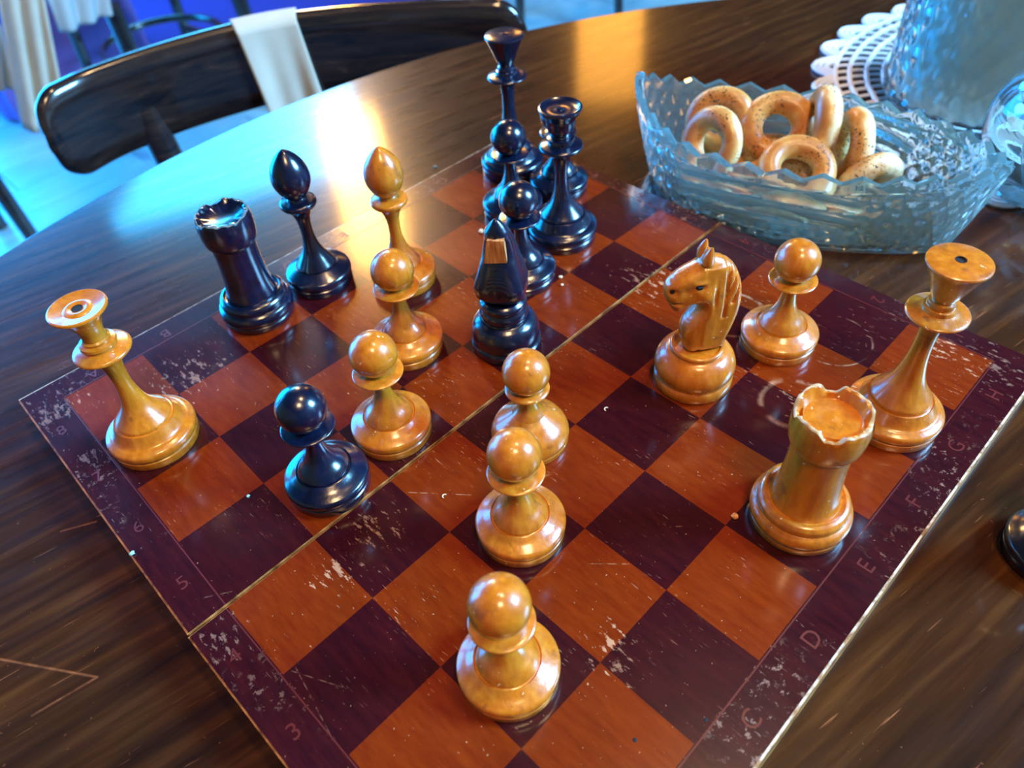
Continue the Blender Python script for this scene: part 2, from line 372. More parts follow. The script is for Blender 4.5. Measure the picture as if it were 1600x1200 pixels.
# ------------------------------------------------------------ chessboard: two hinged halves
GX = [-0.022, 1.015, 2.03, 3.004, 3.992, 5.004, 6.0, 6.966, 8.011]
board = empty('chessboard', (0, 0, TZ), label='worn folding wooden chessboard with red and dark squares, lying open on the table', category='chessboard')
def prism(bm, q, z0, z1):
    a = [bm.verts.new((x*S, y*S, z0)) for x, y in q]; b = [bm.verts.new((x*S, y*S, z1)) for x, y in q]
    bm.faces.new(a[::-1]); bm.faces.new(b)
    for k in range(4): bm.faces.new((a[k], a[(k+1) % 4], b[(k+1) % 4], b[k]))
def half(outer, grid, ins, row0):
    """outer: corners (x0y0, x1y0, x1y1, x0y1) in squares; grid[r][c] the 5 x 9 line crossings; ins: insets of the four sides"""
    bm = bmesh.new(); prism(bm, outer, 0.0, 0.0194)
    bmesh.ops.bevel(bm, geom=[e for e in bm.edges], offset=0.0006, segments=2, affect='EDGES')
    hb = link('board_half', bm_mesh('board_half', bm), M_fold, board, smooth=False)
    zt = 0.0200
    (ax, ay), (bx, by), (cx, cy), (dx, dy) = outer
    bo, ri, to, le = [v/1000/S for v in ins]
    for nm_, q_ in (('worn_edge', ((ax+.01, ay+.006), (bx-.01, by+.006), (bx-.01, by+.026), (ax+.01, ay+.026))),) if row0 == 0 else (('worn_edge', ((dx+.01, dy-.018), (cx-.01, cy-.018), (cx-.01, cy-.004), (dx+.01, dy-.004))),):
        bmf = bmesh.new(); prism(bmf, q_, 0.0190, 0.01975); link(nm_, bm_mesh(nm_, bmf), M_white_edge, hb, smooth=False)
    fold = ((ax, ay), (bx, by), (bx, by+0.012), (ax, ay+0.012)) if row0 == 4 else ((dx, dy-0.018), (cx, cy-0.018), (cx, cy), (dx, dy))
    bmf = bmesh.new(); prism(bmf, fold, 0.0192, 0.01965); link('fold_edge', bm_mesh('fold_edge', bmf), M_fold, hb, smooth=False)
    A = (ax+le, ay+bo); B = (bx-ri, by+bo); C_ = (cx-ri, cy-to); D = (dx+le, dy-to)
    def lerp(p, q, x): return (x, p[1]+(q[1]-p[1])*(x-p[0])/(q[0]-p[0]))
    G = [list(r) for r in grid]
    def strip(q, name='border_strip', mat=M_border, z0=0.0192, z1=zt-0.0001):
        bm = bmesh.new(); prism(bm, q, z0, z1); link(name, bm_mesh(name, bm), mat, hb, smooth=False)
    lo_open = row0 == 4; hi_open = row0 == 0       # the side at the fold has no border
    if lo_open: G[0] = [lerp(A, B, p[0]) for p in G[0]]
    if hi_open: G[4] = [lerp(D, C_, p[0]) for p in G[4]]
    g00, g08, g48, g40 = G[0][0], G[0][8], G[4][8], G[4][0]
    A2 = lerp(A, B, g00[0]); B2 = lerp(A, B, g08[0]); C2_ = lerp(D, C_, g48[0]); D2 = lerp(D, C_, g40[0])
    strip((A, A2, D2, D)); strip((B2, B, C_, C2_))
    if not lo_open: strip((A2, B2, g08, g00))
    if not hi_open: strip((g40, g48, C2_, D2))
    for r in range(4):
        for c in range(8):
            dark = (c+r+row0) % 2 == 0
            strip((G[r][c], G[r][c+1], G[r+1][c+1], G[r+1][c]), 'dark_square' if dark else 'red_square', M_dark if dark else M_light, z1=zt-0.00006)
    # thin printed line round the field
    bm = bmesh.new(); e1, e2 = 0.012, 0.026; z0, z1 = 0.0195, zt+0.00003
    prism(bm, ((g00[0]-e2, g00[1]), (g00[0]-e1, g00[1]), (g40[0]-e1, g40[1]), (g40[0]-e2, g40[1])), z0, z1)
    prism(bm, ((g08[0]+e1, g08[1]), (g08[0]+e2, g08[1]), (g48[0]+e2, g48[1]), (g48[0]+e1, g48[1])), z0, z1)
    if not lo_open: prism(bm, ((g00[0], g00[1]-e2), (g08[0], g08[1]-e2), (g08[0], g08[1]-e1), (g00[0], g00[1]-e1)), z0, z1)
    if not hi_open: prism(bm, ((g40[0], g40[1]+e1), (g48[0], g48[1]+e1), (g48[0], g48[1]+e2), (g40[0], g40[1]+e2)), z0, z1)
    link('printed_line', bm_mesh('printed_line', bm), M_letter, hb, smooth=False)
    return hb
YA = [-0.014, 0.999, 2.024, 3.025, 3.985]
YB = [4.03, 4.988, 5.981, 6.995, 8.036]
def gb(x, y):
    c, s_ = math.cos(-0.01820753), math.sin(-0.01820753)
    return (0.016326+c*x-s_*(y-4), 4.067988+s_*x+c*(y-4))
half_a = half(((-0.455, -0.49), (8.37, -0.49), (8.37, 4.008), (-0.455, 4.012)), [[(x, y) for x in GX] for y in YA], (1.3, 1.0, 0.45, 0.8), 0)
half_b = half(((-0.445, 4.042), (8.37, 4.036), (8.335, 8.36), (-0.375, 8.54)), [[gb(x, y) for x in GX] for y in YB], (0.35, 1.0, 0.8, 0.9), 4)
# text: files along the near edge, ranks on the left edge
def glyph(ch, x, y, par, size=0.0105, rot=0.0):
    cu = bpy.data.curves.new('marking', 'FONT'); cu.body = ch; cu.size = size; cu.align_x = 'CENTER'; cu.align_y = 'CENTER'; cu.extrude = 0.00002; cu.resolution_u = 3
    tmp = bpy.data.objects.new('tmp', cu); sc.collection.objects.link(tmp)
    dg = bpy.context.evaluated_depsgraph_get(); me = bpy.data.meshes.new_from_object(tmp.evaluated_get(dg))
    bpy.data.objects.remove(tmp)
    me.materials.clear(); o = link('letter_marking' if ch.isalpha() else 'number_marking', me, M_letter, par, smooth=False)
    o.location = (x*S, y*S, 0.02002); o.rotation_euler = (0, 0, rot)
for k, ch in enumerate('ABCDEFGH'):
    glyph(ch, (GX[k]+GX[k+1])/2, -0.25, half_a); glyph(ch, (GX[k]+GX[k+1])/2, 8.26-0.018*k, half_b, rot=PI)
for k in range(4):
    glyph(str(k+1), -0.24, (YA[k]+YA[k+1])/2, half_a); glyph(str(k+5), -0.20, (YB[k]+YB[k+1])/2+0.07, half_b)
    glyph(str(k+1), 8.19, (YA[k]+YA[k+1])/2, half_a, rot=PI); glyph(str(k+5), 8.19, (YB[k]+YB[k+1])/2-0.09, half_b, rot=PI)
# brass screw heads sunk in the board
for (x, y) in ((2.26, 0.03), (1.72, 0.36)):
    o = link('screw_hole', lathe('screw_hole', [(0, 0.15), (0.7, 0.15), (0.85, 0.05), (0.85, 0)], 16), M_hole, half_a); o.location = (x*S, y*S, 0.0199)
BZ = 0.0

# ------------------------------------------------------------ chess pieces
_cache = {}
def L(key, prof, **kw):
    if key not in _cache: _cache[key] = lathe(key, prof, **kw)
    return _cache[key]
def part(name, me, mat, parent, **props):
    o = bpy.data.objects.new(name, me); sc.collection.objects.link(o)
    if not me.materials: me.materials.append(mat)
    if not me.get('sm'):
        me.polygons.foreach_set('use_smooth', [True]*len(me.polygons)); me.set_sharp_from_angle(angle=math.radians(38)); me['sm'] = 1
    o.parent = parent
    for k, v in props.items(): o[k] = v
    return o
def foot(r, k=1.0, cone=12.5, h0=15.0):
    """base disc: contact ring, groove, lip and shoulder"""
    return [(0, 0), (r-1.0, 0), (r-.6, .8), (r-.5, 4.6), (r-1.2, 5.2), (r-1.1, 5.8), (r-.2, 6.4), (r, 7.0), (r, 9.2), (r-.35, 10.0)] + \
        spl([(r-.9, 10.5), (r-2.6, 11.5), (r-4.8, 12.7), (cone+1.0, h0-.5)], 4) + [(cone+.5, h0-1.1), (cone, h0-.8), (0, h0-.8)]

def pawn(color, x, y, label, rz=0.0, sc_z=1.0, plain=False, name='pawn'):
    mat, key = (M_amber, 'w') if color == 'w' else (M_black, 'b')
    e = empty('%s' % name, (x*S, y*S, BZ), rz, label=label, category='chess pawn', group='amber pawns' if color == 'w' else 'black pawns')
    if plain:     # the bell-shaped odd pawn, lower than its fellows
        part('base', L('pb_plain'+key, [(0, 0), (18.9, 0), (19.3, .8), (19.5, 3.4), (19.1, 4.0), (19.6, 4.8)] + spl([(19.7, 5), (19.6, 8), (17.5, 12.5), (13.0, 16.5), (8.2, 20.5)], 5) + [(0, 20.5)]), mat, e)
        part('stem', L('ps_plain'+key, spl([(8.2, 20.5), (5.4, 24.5), (4.3, 29), (4.2, 33.5), (5.0, 35)], 5)), mat, e)
        part('collar', L('pc_plain'+key, [(4.5, 34.4)] + spl([(5, 34.6), (9.6, 36.2), (10.9, 37.4), (9.6, 38.6), (6.5, 39.6)], 4) + [(4, 39.8)]), mat, e)
        part('head', L('ph_plain'+key, [(11.4*math.sin(a), 48.2-11.4*math.cos(a)) for a in np.linspace(0.5, PI, 28)]), mat, e)
        return e
    part('base', L('pb'+key, foot(20.7)), mat, e)
    part('stem', L('ps'+key, [(12.4, 14.0), (12.3, 15.6)] + spl([(12.2, 15.8), (10.6, 18.6), (7.6, 22.2), (5.2, 27.5), (4.0, 33), (3.7, 38), (4.2, 41.6)], 5)), mat, e)
    part('collar', L('pc'+key, [(3.6, 41.2)] + spl([(4.2, 41.4), (8.6, 42.8), (11.7, 44.0), (12.5, 44.5), (11.9, 45.3), (8.2, 45.9), (5.4, 46.8)], 4) + [(3.5, 47.2)]), mat, e)
    part('head', L('ph'+key, [(11.5*math.sin(a), 56.4-11.4*math.cos(a)) for a in np.linspace(0.42, PI, 30)]), mat, e)
    return e

def royal(color, x, y, kind, label, rz=0.0, hs=1.0, lean=None):
    """king: deep cone cup; queen: wide shallow dish"""
    mat, key = (M_amber, 'w') if color == 'w' else (M_black, 'b')
    e = empty(kind, (x*S, y*S, BZ), rz, label=label, category='chess '+kind)
    k = kind[0]+key
    part('base', L('rb'+k, foot(22.8, cone=14.3, h0=18.6)), mat, e)
    if kind == 'king':
        c = 71.0
        part('stem', L('rs'+k, [(14.2, 17.6), (14.1, 19.6)] + spl([(14.0, 20), (11.2, 24), (7.6, 31), (5.2, 41), (4.3, 51), (4.4, 60), (5.6, 67), (8.4, 70.2)], 5)), mat, e)
        part('collar', L('rc'+k, [(5, 69.6)] + spl([(8, 69.9), (12.6, 70.6), (13.5, 71.3), (12.6, 72.2), (9.0, 73.2), (7.4, 73.8)], 4) + [(7.3, 74.6), (7.0, 75.6), (6.0, 75.9), (6.2, 77.2), (5.7, 78.4), (4.6, 78.8), (4.6, 80)]), mat, e)
        part('cup', L('rt'+k, [(4.6, 79.4)] + spl([(4.8, 79.6), (6.6, 83.0), (9.2, 89.5), (12.6, 97.2)], 4) + [(13.2, 98.2), (13.0, 98.9), (12.2, 99.3), (6, 99.8), (2.3, 99.9)] + ([(2.2, 99.0)] if color == 'w' else [(1.2, 100.1), (0, 100.3)])), mat, e)
        if color == 'w': part('finial_hole', L('rh'+k, [(0, 99.2), (2.2, 99.2), (2.2, 99.7), (2.4, 99.96)], seg=24), M_hole, e)
    else:
        part('stem', L('rs'+k, [(13.9, 17.6), (13.8, 18.9)] + spl([(13.7, 19.3), (10.6, 23), (6.8, 29), (4.8, 37), (4.1, 44), (4.6, 53), (6.3, 60), (9.4, 64.4)], 5)), mat, e)
        part('collar', L('rc'+k, [(5, 63.8)] + spl([(9, 64.1), (12.8, 64.9), (13.5, 65.8), (12.8, 67.0), (9.8, 68.0), (8.0, 68.6)], 4) + [(7.9, 69.6), (8.6, 70.3), (8.3, 71.6), (6.4, 72.2), (6.6, 73.4), (5.6, 74.2)]), mat, e)
        cup = [(5.4, 73.6)] + spl([(5.5, 74), (5.4, 77), (6.4, 81), (8.6, 85.5), (12.4, 89.8)], 4) + [(13.2, 90.7), (13.1, 91.6), (12.4, 92.0), (10.2, 91.4), (6.6, 90.9), (5.6, 91.6), (4.2, 91.7), (3.4, 91.2)]
        if color == 'w':
            part('cup', L('rt'+k, cup+[(2.2, 91.0), (2.0, 90.2)]), mat, e)
            part('finial_hole', L('rh'+k, [(0, 91.0), (2.3, 91.1), (2.5, 91.3)], seg=24), M_hole, e)
        else:
            part('cup', L('rtb'+k, [(5.4, 73.6)] + spl([(5.5, 74), (7.6, 76.0), (8.6, 80), (9.2, 84), (12.4, 88.4)], 4) + [(13.0, 89.3), (12.9, 90.6), (11.9, 90.9), (10.2, 89.6), (5.5, 89.0), (2.6, 89.6), (2.3, 90.4), (0, 90.7)]), mat, e)
    return e

def rook(color, x, y, label, rz=0.0):
    mat, key = (M_amber, 'w') if color == 'w' else (M_black, 'b')
    e = empty('rook', (x*S, y*S, BZ), rz, label=label, category='chess rook')
    part('base', L('kb'+key, [(0, 0), (20.6, 0), (21.2, .8), (21.3, 3.8), (20.7, 4.4), (20.9, 5.0), (22.0, 6.2)] + spl([(22.1, 6.6), (22.3, 8.6), (21.6, 11.0), (20.4, 12.2)], 4) + [(19.8, 12.6), (19.7, 13.4), (20.0, 14.0)] + spl([(20.0, 14.2), (19.8, 15.8), (18.6, 17.4)], 4) + [(17.2, 17.8), (16.4, 17.2), (15.4, 17.0), (0, 17.0)]), mat, e)
    part('tower', L('kt'+key, spl([(15.2, 16.8), (14.6, 19.5), (13.4, 26), (12.6, 36), (12.3, 46), (12.6, 54.4)], 5)), mat, e)
    rnd = random.Random(3 if color == 'w' else 8)
    notch = [(a0, rnd.uniform(0.20, 0.30), rnd.uniform(3.0, 4.6)) for a0 in ([0.35, 1.95, 3.4, 4.9] if color == 'w' else [0.5, 2.3, 3.7, 5.3])]
    def zm(a, r, z):
        if z < 69.5 or r < 11.9: return 0
        d = 0.35*math.sin(a*7+r)+0.25*math.sin(a*17+1)
        for a0, wd, dp in notch:
            k = abs((a-a0+PI) % (2*PI)-PI)
            d -= dp*(1/(1+math.exp((k-wd)*22))) * (1.0 if color == 'w' else 0.35)
        return d
    part('battlement', L('kc'+key, [(12.3, 54.0), (13.4, 54.2)] + spl([(13.6, 54.6), (14.6, 56.5), (15.3, 61), (15.5, 66), (15.3, 69.6)], 4) + [(15.2, 71.2), (14.9, 72.5), (14.2, 73.1), (13.0, 72.9), (12.0, 71.0 if color == 'w' else 71.8)]+([(11.4, 69.3), (10.9, 68.4), (5.0, 68.6), (4.6, 68.4), (1.2, 68.7), (0, 69.3)] if color == 'w' else [(11.4, 71.2), (6, 69.3), (0, 69.2)]), seg=120, zmod=zm), mat, e)
    rim = []
    V = []; F = []; n = 120
    for k in range(n):
        a = 2*PI*k/n; z = 73.15+zm(a, 14, 73); wv = 0.55+0.35*math.sin(a*9)+0.3*math.sin(a*23)
        for (rr, zz) in ((14.3-max(wv, .15), z-.05), (14.3, z+.12), (14.75+.3*max(wv, 0), z-.35)):
            V.append((rr*math.cos(a)/1000, rr*math.sin(a)/1000, zz/1000))
    for k in range(n):
        j = (k+1) % n
        for m_ in range(2): F.append((k*3+m_, k*3+m_+1, j*3+m_+1, j*3+m_))
    part('worn_rim', mesh('worn_rim', V, F), M_white_chip if color == 'w' else M_greychip, e, label='worn pale rim' if color == 'w' else 'chipped grey rim')
    return e

def bishop(color, x, y, label, rz=0.0):
    mat, key = (M_amber, 'w') if color == 'w' else (M_black, 'b')
    e = empty('bishop', (x*S, y*S, BZ), rz, label=label, category='chess bishop')
    part('base', L('bb'+key, foot(20.6, cone=12.2, h0=14.6)), mat, e)
    part('stem', L('bs'+key, [(12.1, 13.6), (12.0, 15.0)] + spl([(11.9, 15.2), (9.6, 19), (6.2, 25), (4.2, 32), (3.6, 39), (4.2, 47), (6.4, 53), (9.3, 56.2)], 5)), mat, e)
    part('collar', L('bc'+key, [(6, 55.6)] + spl([(9.0, 55.9), (10.5, 57.0), (10.9, 58.6), (10.3, 59.9), (7.6, 60.6), (6.0, 61.0)], 4) + [(5.8, 62.0), (5.4, 62.6)]), mat, e)
    part('head', L('bh'+key, spl([(5.0, 61.8), (5.6, 62.8), (8.4, 66.2), (10.8, 71.5), (11.2, 76.5), (10.0, 81.8), (7.2, 86.8), (3.6, 90.6), (1.0, 92.4), (0, 92.8)], 5)), mat, e)
    return e

def relief(name, outline, hfun, cell=0.6, edge_w=None):
    """carved block: silhouette in the xz plane (mm), symmetric half-thickness from hfun(x,z,dist)"""
    P = np.array(spl(outline+[outline[0]], 5)[:-1]); n = len(P); Q = np.roll(P, -1, 0)
    x0, z0 = P.min(0)-1; x1, z1 = P.max(0)+1
    nx = int((x1-x0)/cell)+1; nz = int((z1-z0)/cell)+1
    X, Z = np.meshgrid(x0+np.arange(nx)*cell, z0+np.arange(nz)*cell, indexing='ij')
    pt = np.stack([X.ravel(), Z.ravel()], 1)
    D = Q-P; L2 = (D**2).sum(1)
    rel = pt[:, None, :]-P[None]; t = np.clip((rel*D[None]).sum(2)/L2, 0, 1)
    pr = P[None]+t[..., None]*D[None]; dd = ((pt[:, None]-pr)**2).sum(2); k = dd.argmin(1)
    dist = np.sqrt(dd[np.arange(len(pt)), k]); near = pr[np.arange(len(pt)), k]
    ins = np.zeros(len(pt), bool)
    for a, b in zip(P, Q):
        c = (a[1] > pt[:, 1]) != (b[1] > pt[:, 1])
        with np.errstate(divide='ignore', invalid='ignore'):
            xi = (b[0]-a[0])*(pt[:, 1]-a[1])/(b[1]-a[1])+a[0]
        ins ^= c & (pt[:, 0] < xi)
    sd = np.where(ins, dist, -dist).reshape(nx, nz)
    hh = np.array([hfun(px, pz, max(d, 0.0)) if d > -1.5*cell else 0.0 for (px, pz), d in zip(pt, sd.ravel())]).reshape(nx, nz)
    ym = hh.max()+2*cell; ys = np.arange(-ym, ym+cell, cell)
    # the carved solid as a signed field, meshed with surface nets
    f = np.minimum(hh[:, None, :]-np.abs(ys)[None, :, None], sd[:, None, :]*1.0)
    x = x0+np.arange(nx)*cell; z = z0+np.arange(nz)*cell; ax = (x, ys, z)
    shp = f.shape; c = tuple(n_-1 for n_ in shp)
    acc = np.zeros(c+(3,)); cnt = np.zeros(c)
    offs = [(a, b, d) for a in (0, 1) for b in (0, 1) for d in (0, 1)]
    def sub(o): return f[o[0]:o[0]+c[0], o[1]:o[1]+c[1], o[2]:o[2]+c[2]]
    for o in offs:
        for k in range(3):
            if o[k]: continue
            p = list(o); p[k] = 1
            va, vb = sub(o), sub(p); m_ = (va > 0) != (vb > 0)
            t_ = np.where(m_, va/np.where(va == vb, 1, va-vb), 0)
            q = np.zeros(c+(3,)); q[...] = o; q[..., k] = t_
            acc += q*m_[..., None]; cnt += m_
    idx = -np.ones(c, int); w_ = np.argwhere(cnt > 0); idx[cnt > 0] = np.arange(len(w_))
    loc = acc[cnt > 0]/cnt[cnt > 0][:, None]+w_
    V = np.stack([np.interp(loc[:, k], np.arange(shp[k]), ax[k]) for k in range(3)], 1)/1000
    F = []
    for k in range(3):
        u, v = (k+1) % 3, (k+2) % 3
        a = [slice(None)]*3; a[k] = slice(0, -1); b = [slice(None)]*3; b[k] = slice(1, None)
        for e_ in np.argwhere((f[tuple(a)] > 0) != (f[tuple(b)] > 0)):
            if e_[u] == 0 or e_[v] == 0 or e_[u] >= shp[u]-1 or e_[v] >= shp[v]-1: continue
            q = []
            for du, dv in ((0, 0), (-1, 0), (-1, -1), (0, -1)):
                g = e_.copy(); g[u] += du; g[v] += dv; q.append(int(idx[tuple(g)]))
            F.append(q if f[tuple(e_)] <= 0 else q[::-1])
    me = mesh(name, V, F); b = bmesh.new(); b.from_mesh(me)
    bmesh.ops.recalc_face_normals(b, faces=b.faces); b.to_mesh(me); b.free(); return me

def bumpf(x, z, cx, cz, sx, sz, amp):
    return amp*math.exp(-((x-cx)/sx)**2-((z-cz)/sz)**2)
def knight_h(x, z, d):
    # half thickness: broad neck, slimmer muzzle
    T = 8.6 if z < 55 else 8.6-(z-55)*0.10
    if x > 2: T = min(T, 8.2-(x-2)*0.16)
    if z < 30: T -= (30-z)*0.25
    if x > 3 and z < 52: T = min(T, 8.6-(x-3)*0.35)
    if z > 78: T = 5.6-(z-78)*0.30
    wdt = 5.0 if x < 4 else 3.6
    r = T*math.sqrt(max(0, 1-(1-min(d/wdt, 1))**2))
    # carving
    r += bumpf(x, z, 2.5, 63.5, 4.6, 4.6, 1.6)          # cheek
    r += bumpf(x, z, 6.3, 71.2, 2.6, 1.1, 0.9)          # brow
    r -= bumpf(x, z, 6.5, 68.8, 2.2, 1.2, 1.8)          # eye socket
    r += bumpf(x, z, 6.5, 68.6, 0.8, 0.5, 0.9)
    r -= bumpf(x, z, 18.6, 67.0, 1.6, 1.5, 2.4)         # nostril
    r -= bumpf(x, z, 17.6, 59.8, 3.2, 0.8, 2.4); r -= bumpf(x, z, 11.5, 67.0, 3.0, 2.2, 0.9)         # mouth
    r -= bumpf(x, z, -2.0, 62, 0.9, 7.0, 1.2)           # jaw line
    r -= bumpf(x, z, 5.5, 50, 1.6, 12, 0.6)
    if x < -7.5 and z > 56:                              # mane grooves
        r -= 1.7*max(0, math.sin((x*0.9+z*0.32)*1.7))**2*min(1, d/1.5)
    if z > 48: r -= 1.0*math.exp(-((x+7.2)/0.8)**2)
    return max(r, 0.0)

def carve(o, it=2):
    m2 = o.modifiers.new('smooth', 'SMOOTH'); m2.factor = 0.5; m2.iterations = 1+it//2

def knight(color, x, y, label, rz, broken=False):
    mat, key = (M_amber, 'w') if color == 'w' else (M_black, 'b')
    e = empty('knight', (x*S, y*S, BZ), rz, label=label, category='chess knight')
    if not broken:
        part('base', L('nb'+key, [(0, 0), (20.2, 0), (20.8, .8), (20.8, 5.2), (20.2, 6.2), (19.7, 6.9)] + spl([(19.8, 7.4), (20.9, 10.5), (20.9, 14.5), (19.2, 18.8), (16.2, 22.0), (13.8, 23.2)], 4) + [(13.6, 23.6)] + spl([(13.8, 24), (14.1, 25.2), (13.4, 26.2), (12.2, 26.2)], 3) + [(11.6, 25.4), (0, 25.2)]), mat, e)
        out = [(7.5, 24.5), (9.6, 30), (10.8, 36), (9.8, 42), (5.8, 48), (3.6, 53.0), (4.6, 57.2), (9.0, 56.8), (13.0, 54.2), (16.0, 53.2), (18.2, 56.0), (20.6, 60.8), (21.6, 65.5), (20.6, 69.8), (16.5, 73.6), (10.5, 76.6), (6.0, 79.0), (4.2, 82.4), (2.8, 86.2), (0.6, 86.0), (-1.6, 82.4), (-6.0, 80.4), (-10.8, 76.4), (-15.0, 69.6), (-17.4, 61), (-17.6, 51), (-15.9, 41), (-13.4, 32), (-11.0, 24.5)]
        carve(part('head', relief('knight_head', out, knight_h), mat, e))
        for sy in (-1, 1):
            V, F = tube([(0.0042, sy*0.0056, 0.0680), (0.0056, sy*0.0064, 0.0688), (0.0072, sy*0.0062, 0.0692), (0.0092, sy*0.0050, 0.0686)], [0.0003, 0.0013, 0.0014, 0.0004], 8)
            part('eye', mesh('eye', V, F), M_hole, e)
            V, F = tube([(0.0182, sy*0.0020, 0.0664), (0.0190, sy*0.0038, 0.0672)], [0.0015, 0.0012], 10)
            part('nostril', mesh('nostril', V, F), M_hole, e)
            er = [(0.0026, sy*0.0030, 0.0800), (0.0028, sy*0.0036, 0.0835), (0.0020, sy*0.0036, 0.0865), (0.0016, sy*0.0034, 0.0885)]
            V, F = tube(er, [0.0030, 0.0026, 0.0016, 0.0006], 10); part('ear', mesh('ear', V, F), mat, e)
    else:
        part('base', L('nbk', [(0, 0), (19.4, 0), (20.0, .8), (19.9, 4.6), (19.0, 5.4), (18.6, 6.0)] + spl([(18.8, 6.4), (19.4, 10.0), (18.9, 14.4), (16.8, 18.6), (13.6, 21.2)], 4) + [(12.8, 21.4), (12.6, 21.9)] + spl([(12.9, 22.2), (13.6, 24.4), (13.5, 27.0), (12.5, 29.0)], 4) + [(12.7, 29.6)] + spl([(13.1, 30.2), (13.0, 32.6), (11.2, 34.4)], 3) + [(0, 34.4)]), mat, e)
        def hf(px, pz, d):
            T = np.interp(pz, [33, 38, 46, 54, 62, 70, 78, 84], [9.2, 13.2, 13.6, 11.2, 9.0, 7.6, 6.2, 3.0])
            return max(0.0, T*min(1, (1-(1-min(d/5.0, 1))**2)**0.5)-(0.5*max(0, math.sin(px*2.1+pz*.35)) if px < -2 and pz > 40 else 0))
        out = [(7.0, 33.5), (11.0, 38), (12.5, 45), (11.0, 52), (8.6, 58.5), (7.6, 61), (5.2, 66), (4.6, 72.4), (6.2, 73.4), (5.4, 78.6), (2.0, 84.5), (-1.0, 84.0), (-7.0, 77), (-11.5, 66), (-12.8, 54), (-11.6, 43), (-8.5, 33.5)]
        carve(part('head', relief('broken_knight_head', out, hf), mat, e), 0)
        bm = bmesh.new()
        pts = [(0.0080, -0.0062, 0.0620), (0.0080, 0.0058, 0.0632), (0.0074, 0.0050, 0.0765), (0.0074, -0.0040, 0.0760)]
        f = [bm.verts.new(p) for p in pts]; g = [bm.verts.new((p[0]-0.006, p[1]*0.9, p[2])) for p in pts]
        bm.faces.new(f); bm.faces.new(g[::-1])
        for i in range(4): bm.faces.new((f[i], g[i], g[(i+1) % 4], f[(i+1) % 4]))
        bmesh.ops.subdivide_edges(bm, edges=bm.edges[:], cuts=3)
        for v in bm.verts: v.co.x += random.uniform(-0.0004, 0.0004)
        part('broken_muzzle', bm_mesh('broken_muzzle', bm), M_rawwood, e, label='raw orange wood where the muzzle broke off')
    return e

pawn('w', 1.41, 1.53, 'amber pawn nearest the camera, standing alone at the front of the board', 0.3)
pawn('w', 2.55, 2.49, 'amber pawn in the centre, second from the front, its head overlapping the pawn behind', 1.2)
pawn('w', 3.5, 3.27, 'lower bell-shaped amber pawn just past the middle fold, behind the central pawn', 2.0, plain=True)
pawn('w', 2.51, 4.53, 'amber pawn right of the black pawn, standing on the far side of the fold', 2.9)
pawn('w', 3.55, 5.49, 'amber pawn in front of the amber bishop', 4.1)
pawn('w', 6.67, 2.05, 'amber pawn between the amber knight and the glass bowl', 5.0)
pawn('b', 1.55, 4.46, 'black pawn standing alone in front of the fold at the left', 0.6)
pawn('b', 5.54, 5.36, 'black pawn directly behind the broken black knight', 1.6)
pawn('b', 6.60, 6.60, 'black pawn half hidden, its head in front of the black king base', 2.2)
pawn('b', 7.52, 6.49, 'black pawn hidden behind the black queen, only its base showing', 3.3)
royal('w', 0.55, 6.57, 'queen', 'amber queen with a holed dish top, at the left corner of the board', 0.4)
royal('w', 6.38, 0.45, 'king', 'amber king with a deep cone cup, at the right edge of the board', 1.0)
royal('b', 6.62, 5.60, 'queen', 'black queen with a dished top, beside the black pawns', 2.0)
royal('b', 7.48, 7.48, 'king', 'black king, the tallest and farthest black piece', 3.0)
rook('w', 4.56, 0.53, 'amber rook with a worn battlement, at the near right edge of the board', 0.2)
rook('b', 2.63, 7.60, 'black rook with a chipped grey rim, at the far left edge of the board', 0.9)
bishop('w', 4.42, 6.62, 'amber bishop with an egg-shaped head, right of the black bishop', 0.5)
bishop('b', 3.62, 7.53, 'black bishop with a pointed egg-shaped head, beside the black rook', 1.5)
knight('w', 5.48, 2.47, 'amber knight with a carved horse head facing left', math.radians(147))
knight('b', 4.45, 4.60, 'black knight with its muzzle broken off to raw orange wood', math.radians(214), broken=True)
e = pawn('b', 9.3, -0.2, 'black pawn beside the board, cut by the right edge of the photo', 0.6)
p = ray(1650, 853, -0.012); e.location = (p.x, p.y, TZ)

